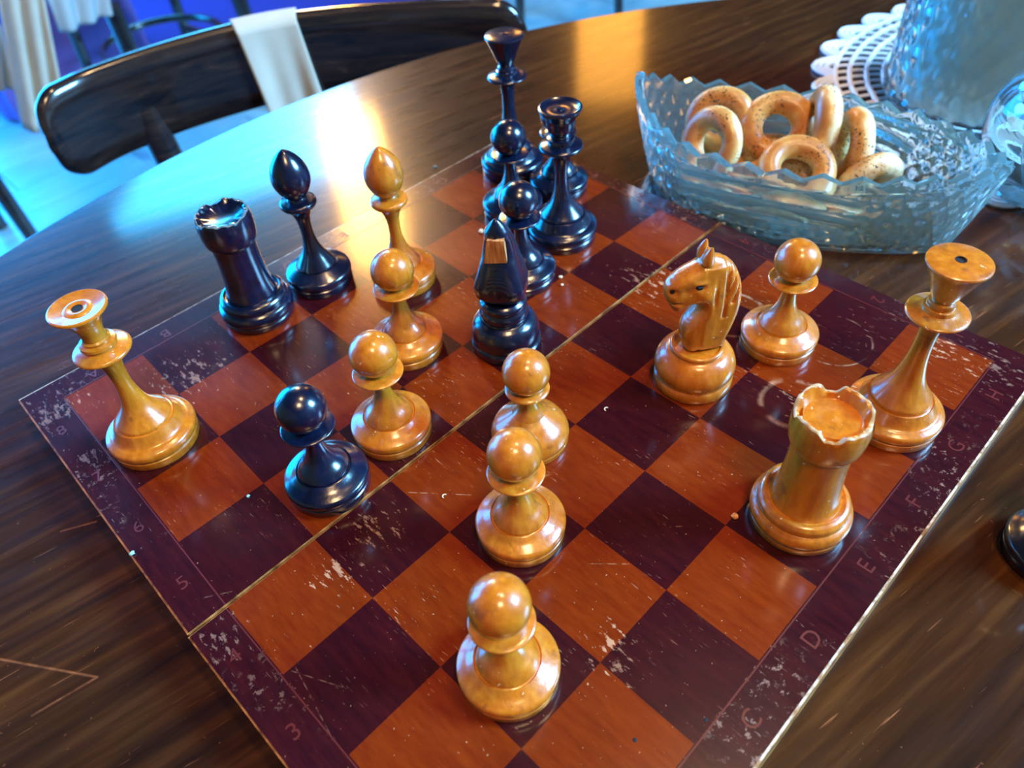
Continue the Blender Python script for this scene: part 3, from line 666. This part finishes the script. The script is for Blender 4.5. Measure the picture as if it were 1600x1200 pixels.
# ------------------------------------------------------------ cut glass bowl
BH = 0.127
bc = Vector((0.4418, 0.1723)); bu = Vector((0.136, -0.991)).normalized(); bn = Vector((bu.y, -bu.x)); bc2 = bc - bn*(-0.008)*-1
bowl = empty('cut_glass_bowl', (bc2.x, bc2.y, TZ), math.atan2(bu.y, bu.x), label='boat-shaped pale blue cut glass bowl with a zigzag rim, filled with bread rings', category='bowl')
NT = 17
def outline(s, side):
    k = 0.22*side
    s2 = s-k*(1-s*s)
    return (1-s2*s2)**0.80
def bowl_mesh():
    n = NT*2*14; H = n//2
    V = []; F = []
    def P(j, v, inner):
        """j around, v 0 at table .. 1 at the rim"""
        side = 1 if j < H else -1
        kk = (j % H)/H
        s = -math.cos(PI*(0.5*kk+0.5*kk))  # -1..1
        s = -1+2*kk if False else s
        s = s if side > 0 else -s
        wv = outline(s, side)
        zr = 0.057+0.010*s*s*abs(s)            # rim height above the table
        sc_ = 0.89+0.11*(math.sin(min(v, 1)*PI/2))**0.8
        if v < 0.08: sc_ -= 0.03
        lx = BH*s*(0.84+0.16*v**0.75); wy = 0.063*wv*sc_
        arc = kk*NT
        tooth = abs((arc % 1)-0.5)*2              # 0 valley .. 1 peak
        z = v*zr
        if v > 0.9: z += (v-0.9)/0.1*(0.0052*tooth-0.0026)
        off = 0.0
        if not inner:
            end = min(1, max(0, (abs(s)-0.42)/0.16))
            if 0.08 < v < 0.86:
                hob = abs(math.sin(arc*PI*1.5+v*12))*abs(math.sin(arc*PI*1.5-v*12))
                fl = abs(math.sin((v*1.0+0.45*s*s)*PI*4.5))
                low = 1 if v < 0.34 else 0
                bead = abs(math.sin(arc*PI*2))*abs(math.sin(v*PI/0.115))
                off = 0.0030*(end*hob+(1-end)*(fl*(1-low)+bead*low))-0.0006
            if v > 0.86: off += 0.0012*tooth
        else:
            off = -0.0042
            if v < 0.12: z = 0.007
            lx *= 0.965
            off -= 0.0016*abs(math.sin((v+0.45*s*s)*PI*4.5))
        y = wy+off*(0.25+0.75*wv)
        if wv < 0.05 and inner: y = max(y, 0)
        y = max(y, 0.0005)
        return Vector((lx, side*y, z))
    vo = [0, 0.02, 0.05, 0.08, 0.10] + list(np.linspace(0.12, 0.86, 30)) + [0.88, 0.9, 0.925, 0.95, 0.975, 1.0]
    vi = [1.0, 0.97, 0.94, 0.9] + list(np.linspace(0.86, 0.12, 16))
    rows = [(v, False) for v in vo]+[(v, True) for v in vi]
    for v, inn in rows:
        for j in range(n): V.append(P(j, v, inn))
    for i in range(len(rows)-1):
        for j in range(n):
            k = (j+1) % n; F.append((i*n+j, i*n+k, (i+1)*n+k, (i+1)*n+j))
    # floors: join mirrored points across the long axis
    def cap(base, flip):
        ids = list(range(base, base+n))
        for a in range(H-1):
            b0 = ids[(-a) % n]; b1 = ids[(-a-1) % n]
            q = (ids[a], ids[a+1], b1, b0)
            q = tuple(dict.fromkeys(q))
            if len(q) > 2: F.append(q if flip else q[::-1])
    cap(0, False); cap((len(rows)-1)*n, True)
    me = mesh('bowl', V, F)
    b = bmesh.new(); b.from_mesh(me); bmesh.ops.remove_doubles(b, verts=b.verts, dist=0.00005); bmesh.ops.recalc_face_normals(b, faces=b.faces); b.to_mesh(me); b.free()
    return me
link('bowl_body', bowl_mesh(), M_glass, bowl, angle=14)

# ------------------------------------------------------------ bread rings in the bowl
def bagel(px, py, z, R, r, tilt, az, label, spin=0.0, sq=1.0):
    """ring centred where the photo shows it; axis tilted by tilt from vertical towards azimuth az (deg)"""
    V = []; F = []; n, m_ = 40, 16
    rn = random.Random(int(px*7+py)); ph = [rn.uniform(0, 6) for _ in range(4)]
    for i in range(n):
        a = 2*PI*i/n
        rr = r*(1+0.07*math.sin(a+ph[0])+0.04*math.sin(3*a+ph[1])); RR = R*(1+0.03*math.sin(2*a+ph[2]))
        for k in range(m_):
            b = 2*PI*k/m_
            V.append(((RR+rr*math.cos(b))*math.cos(a), (RR+rr*math.cos(b))*math.sin(a)*sq, rr*math.sin(b)))
    for i in range(n):
        for k in range(m_): F.append((i*m_+k, i*m_+(k+1) % m_, ((i+1) % n)*m_+(k+1) % m_, ((i+1) % n)*m_+k))
    o = link('bread_ring', mesh('bread_ring', V, F), M_bagel, None, label=label, category='bread ring', group='small bread rings in the glass bowl')
    p = ray(px, py, z); ax = Vector((math.sin(math.radians(tilt))*math.cos(math.radians(az)), math.sin(math.radians(tilt))*math.sin(math.radians(az)), math.cos(math.radians(tilt))))
    o.rotation_euler = ax.to_track_quat('Z', 'Y').to_euler(); o.location = p
    return o
bagel(1126, 190, 0.028, 0.0165, 0.0078, 62, 200, 'bread ring standing at the left of the pile, behind a leaning one')
bagel(1112, 224, 0.026, 0.0165, 0.0075, 66, 172, 'pale bread ring leaning at the front left of the pile')
bagel(1214, 200, 0.028, 0.0175, 0.0085, 55, 215, 'upright bread ring dotted with dark poppy seeds, at the back centre')
bagel(1281, 196, 0.032, 0.0180, 0.0082, 86, 128, 'pale bread ring seen edge-on, standing highest in the centre')
bagel(1332, 226, 0.024, 0.0170, 0.0078, 86, 132, 'seeded bread ring seen edge-on, at the right of the pile')
bagel(1245, 265, 0.022, 0.0175, 0.0075, 30, 225, 'bread ring lying tilted at the front centre, its hole facing up')
bagel(1354, 284, 0.010, 0.0155, 0.0078, 72, 60, 'bread ring lying low at the right end of the pile')
bagel(1226, 286, 0.006, 0.0170, 0.0078, 20, 200, 'bread ring low in the bowl, seen through the glass under the front ring')
bagel(1160, 262, 0.006, 0.0165, 0.0078, 15, 90, 'bread ring low in the bowl, seen through the left of the glass')
bagel(1290, 290, 0.002, 0.0165, 0.0078, 10, 0, 'bread ring low in the bowl under the seeded edge-on ring')
bagel(1205, 236, 0.008, 0.0145, 0.0078, 12, 40, 'bread ring hidden at the back of the bowl under the upright rings')

# ------------------------------------------------------------ lace doily
DC = Vector((0.739, 0.083)); DR = 0.198
def doily():
    V = []; F = []
    def add(path, r, closed=False, seg=5):
        v, f = tube(path, r, seg, closed); b = len(V); V.extend(v); F.extend([tuple(i+b for i in q) for q in f])
    rg = random.Random(2)
    radii = [0.04, 0.06, 0.08, 0.096, 0.112, 0.128, 0.144, 0.158, 0.172, 0.184]
    nsp = 84
    for r in radii:
        add([(r*math.cos(a), r*math.sin(a), 0.0024+0.0006*math.sin(a*31)) for a in np.linspace(0, 2*PI, 181)[:-1]], 0.0023, True)
    for i, (ra, rb) in enumerate(zip(radii[:-1], radii[1:])):
        cnt = nsp if ra > 0.09 else nsp//2
        for k in range(cnt):
            a = 2*PI*(k+0.5*(i % 2))/cnt; da = 2*PI/cnt*0.33
            add([(ra*math.cos(a), ra*math.sin(a), 0.0018), ((ra+rb)/2*math.cos(a+da*.7), (ra+rb)/2*math.sin(a+da*.7), 0.0025), (rb*math.cos(a+da), rb*math.sin(a+da), 0.0018)], 0.0018, seg=4)
    nl = 30
    for k in range(nl):      # pointed picot edge
        a0 = 2*PI*k/nl; a1 = 2*PI*(k+1)/nl
        for q, wd in ((1.0, 0.0026), (0.74, 0.0022), (0.46, 0.0022)):
            path = []
            for t_ in np.linspace(0, 1, 9):
                a = a0+(a1-a0)*(0.5+(t_-0.5)*q); r = 0.184+0.019*q*math.sin(PI*t_)**0.8
                path.append((r*math.cos(a), r*math.sin(a), 0.0022))
            add(path, wd, seg=5)
    return mesh('doily', V, F)
link('lace_doily', doily(), M_lace, None, label='white crocheted lace doily spread under the glass jar', category='doily').location = (DC.x, DC.y, TZ)

# ------------------------------------------------------------ glass jar on the doily
jar = empty('glass_jar', (0.672, 0.133, TZ+0.0048), 0.2, label='big clear glass jar with a faceted wall standing on the lace doily', category='jar')
def fac(a, r, z):
    return -2.2*abs(math.sin(a*14+z*0.10))*abs(math.sin(a*14-z*0.10)) if (r > 68 and 12 < z < 185) else 0
zs = list(np.linspace(10, 190, 46))
link('jar_wall', lathe('jar_wall', [(0, 0), (66, 0), (70, 2), (72, 7)]+[(72.5, z) for z in zs]+[(72, 196), (70, 198), (67.5, 196)]+[(66.5, z) for z in zs[::-1]]+[(66, 9), (62, 7), (0, 7)], 256, rmod=fac), M_glass2, jar, angle=12)
M_drink = MT('cloudy_beige_drink', Roughness=0.15, Base_Color=(0.75, 0.68, 0.46, 1), Coat_Weight=0.6).m
link('cloudy_drink', lathe('cloudy_drink', [(0, 7.4), (61, 7.4), (65.8, 10), (66.0, 40), (66.0, 128), (66, 130), (0, 130)], 96), M_drink, jar)

# ------------------------------------------------------------ round glass at the right edge
gp = ray(1652, 205, 0.032)
gl = empty('round_glass', (gp.x, gp.y, TZ+0.0048), 0, label='round clear glass with water at the right edge, beside the jar', category='glass')
def gp_prof():
    o = [(0, 0), (20, 0), (21, 1), (20, 3), (9, 5), (8, 7)]
    R = 44
    o += [(R*math.sin(a), 52-R*math.cos(a)) for a in np.linspace(0.3, 2.55, 30)]
    o += [((R-1.6)*math.sin(a), 52-(R-1.6)*math.cos(a)) for a in np.linspace(2.55, 0, 30)]
    return o
link('glass_body', lathe('glass_body', gp_prof(), 96), M_glass2, gl)
link('water', lathe('water', [(42.2*math.sin(a), 52-42.2*math.cos(a)) for a in np.linspace(0, 1.9, 20)]+[(0, 52-42.2*math.cos(1.9))], 72), M_water, gl)

# ------------------------------------------------------------ crumbs
def crumb(px, py, size, label, z=0.0, mat=M_crumb, curl=False, sd=1):
    p = ray(px, py, z); rn = random.Random(sd)
    if curl:
        V, F = tube([(size*math.cos(a), size*math.sin(a), size*0.25+0.0001) for a in np.linspace(0, 3.6, 10)], [size*0.1]+[size*0.28]*8+[size*0.1], 6)
        me = mesh('crumb', V, F)
    else:
        bm = bmesh.new(); bmesh.ops.create_icosphere(bm, subdivisions=2, radius=size)
        for v in bm.verts:
            v.co *= rn.uniform(0.75, 1.2); v.co.z *= 0.55
        mz = min(v.co.z for v in bm.verts)
        for v in bm.verts: v.co.z -= mz
        me = bm_mesh('crumb', bm)
    o = link('crumb', me, mat, None, label=label, category='crumb', group='crumbs scattered on the board'); o.location = (p.x, p.y, z)
M_teal = MT('teal_flake', Roughness=0.35, Base_Color=(0.35, 0.75, 0.72, 1)).m
crumb(388, 776, 0.0009, 'tiny teal-white flake on the dark square left of the lone black pawn', mat=M_teal, sd=1)
crumb(948, 640, 0.0012, 'small curved pale crumb on the dark square right of the bell-shaped pawn', curl=True, sd=2)
crumb(695, 776, 0.0011, 'tiny curled crumb on the red square left of the central pawn', curl=True, sd=3)
crumb(1147, 808, 0.0017, 'brown crumb beside the amber rook base', mat=M_rawwood, sd=4)
crumb(876, 434, 0.0013, 'pale crumb on the board right of the broken black knight, the farther of two', sd=5)
crumb(878, 446, 0.0010, 'pale crumb on the board right of the broken black knight, the nearer of two', sd=6)
crumb(752, 363, 0.0021, 'flat straw-coloured crumb just left of the broken black knight head', sd=7)
crumb(207, 866, 0.0013, 'teal-white chip on the left border of the board', mat=M_teal, sd=8)
crumb(680, 262, 0.0016, 'tiny glassy crumb on the table right of the amber bishop head', z=TZ, mat=M_greychip, sd=9)

# ------------------------------------------------------------ chair with a wide bentwood back, beyond the table
chp = [(0.138, 0.768), (0.150, 0.781), (0.175, 0.788), (0.21, 0.790), (0.28, 0.780), (0.37, 0.752), (0.43, 0.715), (0.485, 0.668), (0.535, 0.618), (0.568, 0.583), (0.588, 0.563)]
chair = empty('bentwood_chair', (0.36, 0.66, FZ), 0, label='dark bentwood chair with a wide curved back, at the far side of the table', category='chair')
def backrest():
    C2 = spl(chp, 8); n = len(C2); V = []; F = []; m_ = 24
    cum = [0]
    for a, b in zip(C2[:-1], C2[1:]): cum.append(cum[-1]+math.dist(a, b))
    Lt = cum[-1]
    for i, (x, y) in enumerate(C2):
        a = Vector(C2[min(i+1, n-1)])-Vector(C2[max(i-1, 0)]); a.normalize(); nrm = Vector((-a.y, a.x))
        s = cum[i]/Lt; de = min(cum[i], Lt-cum[i])
        kz = math.sqrt(max(0.0, 1-(1-min(de/0.036, 1))**2)); kz = max(kz, 0.12)
        hh = 0.046*kz; zc = -0.046+0.006*math.sin(PI*s); th = 0.011*max(kz, 0.35)
        for k in range(m_):
            b = 2*PI*k/m_; cb, sb = math.cos(b), math.sin(b)
            u = math.copysign(abs(cb)**0.75, cb)*th; v = math.copysign(abs(sb)**0.45, sb)*hh
            V.append((x+nrm.x*u-0.36, y+nrm.y*u-0.66, zc+v-FZ))
    for i in range(n-1):
        for k in range(m_): F.append((i*m_+k, i*m_+(k+1) % m_, (i+1)*m_+(k+1) % m_, (i+1)*m_+k))
    F.append(tuple(range(m_))[::-1]); F.append(tuple((n-1)*m_+k for k in range(m_)))
    return mesh('backrest', V, F)
link('backrest', backrest(), M_chair, chair, angle=50)
def tpart(name, path, rad, parent, mat, seg=14, base=(0, 0, 0)):
    V, F = tube([Vector(p)-Vector(base) for p in path], rad, seg); return link(name, mesh(name, V, F), mat, parent, angle=50)
cb = (0.36, 0.66, FZ)
tpart('rear_post', [(0.24, 0.79, -0.05), (0.245, 0.775, -0.2), (0.25, 0.75, -0.33), (0.22, 0.80, FZ)], [0.016, 0.017, 0.017, 0.013], chair, M_chair, base=cb)
tpart('rear_post', [(0.52, 0.615, -0.05), (0.51, 0.61, -0.2), (0.50, 0.60, -0.33), (0.54, 0.64, FZ)], [0.016, 0.017, 0.017, 0.013], chair, M_chair, base=cb)
for (x, y) in ((0.18, 0.52), (0.38, 0.41)):
    tpart('front_leg', [(x+.02, y+.02, -0.34), (x, y, FZ)], [0.017, 0.012], chair, M_chair, base=cb)
o = link('seat', lathe('seat', [(0, 418), (205, 418), (212, 424), (214, 434), (208, 444), (196, 448), (0, 443)], 64), M_chair, chair); o.location = (-0.03, -0.06, 0)
# cream cloth draped over the back
def drape(name, pts, front, back, thick, mat, label, cat, wob=0.004, parent_off=0.0):
    """cloth over a curved rail: pts = rail points (x,y), front/back hang lengths"""
    V = []; F = []; n = len(pts); rn = random.Random(5)
    cs = []
    m1 = 18
    for i, (x, y) in enumerate(pts):
        a = Vector(pts[min(i+1, n-1)])-Vector(pts[max(i-1, 0)]); a.normalize(); nrm = Vector((a.y, -a.x))
        col = []
        for k in range(m1+1):       # back hang
            t_ = k/m1; col.append((nrm*(-thick-0.001-wob*0.4*(1+math.sin(i*.9+t_*3))*(1-t_)), -back*(1-t_)))
        for k in range(1, 6):
            b = PI*k/6; col.append((nrm*(-thick*math.cos(b)), 0.004*math.sin(b)))
        for k in range(m1+1):
            t_ = k/m1
            col.append((nrm*(thick+0.0015+wob*(0.6+0.6*math.sin(i/n*7+1.5)*t_+0.5*math.sin(i/n*15+t_*2)*t_)), -front*t_))
        for k, (d, z) in enumerate(col):
            sl = Vector((a.x, a.y))*(0.012*max(0, -z)/front) if k > m1 else Vector((0, 0))
            V.append((x+d.x+sl.x, y+d.y+sl.y, z)); 
        cs.append(len(col))
    c = cs[0]
    for i in range(n-1):
        for k in range(c-1): F.append((i*c+k, (i+1)*c+k, (i+1)*c+k+1, i*c+k+1))
    o = link(name, mesh(name, V, F), mat, None, label=label, category=cat, angle=80)
    md = o.modifiers.new('thickness', 'SOLIDIFY'); md.thickness = 0.0016; md.offset = 1
    return o
C2 = spl(chp, 8)
seg_ = [(p[0], p[1]) for p in C2 if 0.338 <= p[0] <= 0.412]
fine = spl(seg_, 4)
o = drape('cream_napkin', fine, 0.125, 0.06, 0.0135, M_cream, 'cream cloth hanging over the back of the chair at the table', 'cloth'); o.location = (0, 0, 0.0035)

# ------------------------------------------------------------ far background: dark chairs, cloths
def far_chair(x, y, rz, label, turned=False):
    e = empty('dining_chair', (x, y, FZ), rz, label=label, category='chair', group='dark chairs in the background')
    for sx in (-1, 1):
        tpart('front_leg', [(sx*0.17, -0.17, 0.42), (sx*0.18, -0.19, 0.0)], [0.024, 0.017], e, M_chair)
        path = [(sx*0.17, 0.20, 0.0), (sx*0.155, 0.17, 0.42), (sx*0.17, 0.20, 0.66), (sx*0.16, 0.22, 0.82)]
        tpart('rear_post', path, [0.014, 0.018, 0.017, 0.015], e, M_chair)
        tpart('side_stretcher', [(sx*0.172, -0.17, 0.18), (sx*0.165, 0.185, 0.18)], [0.010]*2, e, M_chair)
    link('seat', lathe('seat', [(0, 420), (198, 420), (205, 426), (207, 436), (200, 446), (190, 449), (0, 444)], 48), M_chair, e)
    V, F = tube([(0.165*math.cos(a), 0.165*math.sin(a), 0.235) for a in np.linspace(0, 2*PI, 41)[:-1]], 0.010, 10, closed=True)
    link('ring_stretcher', mesh('ring_stretcher', V, F), M_chair, e)
    V, F = tube([(-0.16, 0.22, 0.80), (-0.12, 0.235, 0.86), (0, 0.25, 0.885), (0.12, 0.235, 0.86), (0.16, 0.22, 0.80)], [0.015, 0.016, 0.017, 0.016, 0.015], 12)
    link('top_rail', mesh('top_rail', V, F), M_chair, e)
    V, F = tube([(-0.10, 0.215, 0.46), (-0.11, 0.225, 0.65), (0, 0.24, 0.78), (0.11, 0.225, 0.65), (0.10, 0.215, 0.46)], 0.010, 10)
    link('inner_bow', mesh('inner_bow', V, F), M_chair, e)
    return e
far_chair(0.82, 2.26, math.radians(4), 'dark chair farther off, its legs showing between the cream strip and the napkin')
far_chair(2.0, 1.85, math.radians(150), 'dark bentwood chair at the top edge behind the napkin')
far_chair(0.02, 1.93, math.radians(183), 'dark chair cut by the left edge, its leg standing on the pale floor')
bm = bmesh.new(); box_bm(bm, -1.2, 0.2, -0.75, 0.75, 0, 0.012); bmesh.ops.bevel(bm, geom=bm.edges[:], offset=0.004, segments=2, affect='EDGES')
o = link('rug', bm_mesh('rug', bm), cloth('deep_blue_wool', (0.012, 0.02, 0.26)), None, label='deep blue rug on the floor far behind the chair back', category='rug'); o.location = (2.28, 3.05, FZ+0.0005); o.rotation_euler = (0, 0, -0.25)
st = empty('side_table', (0.66, 2.95, FZ), 0.1, label='small low table far behind under a violet-blue cloth', category='table')
bm = bmesh.new(); box_bm(bm, -0.22, 0.22, -0.25, 0.25, 0.47, 0.50); link('tabletop', bm_mesh('tabletop', bm), M_chair, st, smooth=False)
for sx in (-1, 1):
    for sy in (-1, 1):
        bm = bmesh.new(); box_bm(bm, sx*0.18-.02, sx*0.18+.02, sy*0.2-.02, sy*0.2+.02, 0, 0.47); link('leg', bm_mesh('leg', bm), M_chair, st, smooth=False)
def skirt(name, W, D, ht, drop, mat, label, loc, rz, amp=0.02, fold=26):
    V = []; F = []; P2 = []
    for (a, b) in (((-W, -D), (W, -D)), ((W, -D), (W, D)), ((W, D), (-W, D)), ((-W, D), (-W, -D))):
        m_ = 24
        for k in range(m_): P2.append((a[0]+(b[0]-a[0])*k/m_, a[1]+(b[1]-a[1])*k/m_))
    n = len(P2); R = 8
    for r in range(R+1):
        t_ = r/R
        for i, (x, y) in enumerate(P2):
            k = 1+amp*t_*(1.2+math.sin(i*2*PI*fold/n)); V.append((x*k, y*k, ht-drop*t_))
    for r in range(R):
        for i in range(n): F.append((r*n+i, r*n+(i+1) % n, (r+1)*n+(i+1) % n, (r+1)*n+i))
    F.append(tuple(range(n)))
    o = link(name, mesh(name, V, F), mat, None, label=label, category='cloth', angle=70); o.location = loc; o.rotation_euler = (0, 0, rz); return o
skirt('tablecloth', 0.235, 0.265, 0.504, 0.495, M_violet, 'violet-blue tablecloth hanging over the small low table far behind', (0.66, 2.95, FZ), 0.1, amp=0.04, fold=18)

def hanging(name, a, b, z1, z0, mat, label, amp=0.012, waves=3, taper=0.0):
    """cloth hanging straight down from the line a-b"""
    V = []; F = []; n, m_ = 24, 14
    A = Vector(a); B = Vector(b); d = (B-A).normalized(); nr = Vector((-d.y, d.x))
    for i in range(n+1):
        for k in range(m_+1):
            s = i/n; t_ = k/m_
            p = A+(B-A)*(0.5+(s-0.5)*(1-taper*t_)) + nr*amp*math.sin(s*PI*2*waves+t_*1.5)*(0.3+t_)
            V.append((p.x, p.y, z1+(z0-z1)*t_))
    for i in range(n):
        for k in range(m_): q = i*(m_+1)+k; F.append((q, q+m_+1, q+m_+2, q+1))
    o = link(name, mesh(name, V, F), mat, None, label=label, category='cloth', angle=80)
    md = o.modifiers.new('thickness', 'SOLIDIFY'); md.thickness = 0.003
    return o

def onplane(px, py, Y):
    """point of the upright plane y=Y that a photo pixel shows (used once, to measure positions)"""
    q_ = ray(px, py, -0.5); d = (q_-CAM); return CAM + d*((Y-CAM.y)/d.y)
def cloth_quad(name, quad, Y, mat, label, amp=0.012, waves=2.5, depth=0.0):
    """cloth hanging in an upright plane; quad = top-left, top-right, bottom-right, bottom-left"""
    c = [onplane(x, y, Y) for x, y in quad]; V = []; F = []; n, m_ = 24, 16
    for i in range(n+1):
        for k in range(m_+1):
            s_, t_ = i/n, k/m_
            p = (c[0]*(1-s_)+c[1]*s_)*(1-t_)+(c[3]*(1-s_)+c[2]*s_)*t_
            V.append((p.x, p.y+amp*math.sin(s_*PI*2*waves+t_*2)*(0.4+0.6*t_)+depth*(1-s_), p.z))
    for i in range(n):
        for k in range(m_): q_ = i*(m_+1)+k; F.append((q_, q_+m_+1, q_+m_+2, q_+1))
    o = link(name, mesh(name, V, F), mat, None, label=label, category='cloth', angle=80)
    md = o.modifiers.new('thickness', 'SOLIDIFY'); md.thickness = 0.004
    return o
cloth_quad('cream_cloth', [(2, -45), (62, -45), (108, 215), (56, 215)], 1.62, M_cream, 'cream cloth strip hanging down at the top left, beyond the chair back', depth=0.05)
cloth_quad('pale_cloth', [(52, -60), (160, -60), (172, 22), (98, 52)], 1.85, M_greycloth, 'pale grey-blue cloth corner at the top left, right of the cream strip')
cloth_quad('white_cloth', [(-40, 40), (2, 40), (22, 138), (-30, 142)], 1.75, M_greycloth, 'whitish cloth end at the left edge, left of the cream strip')
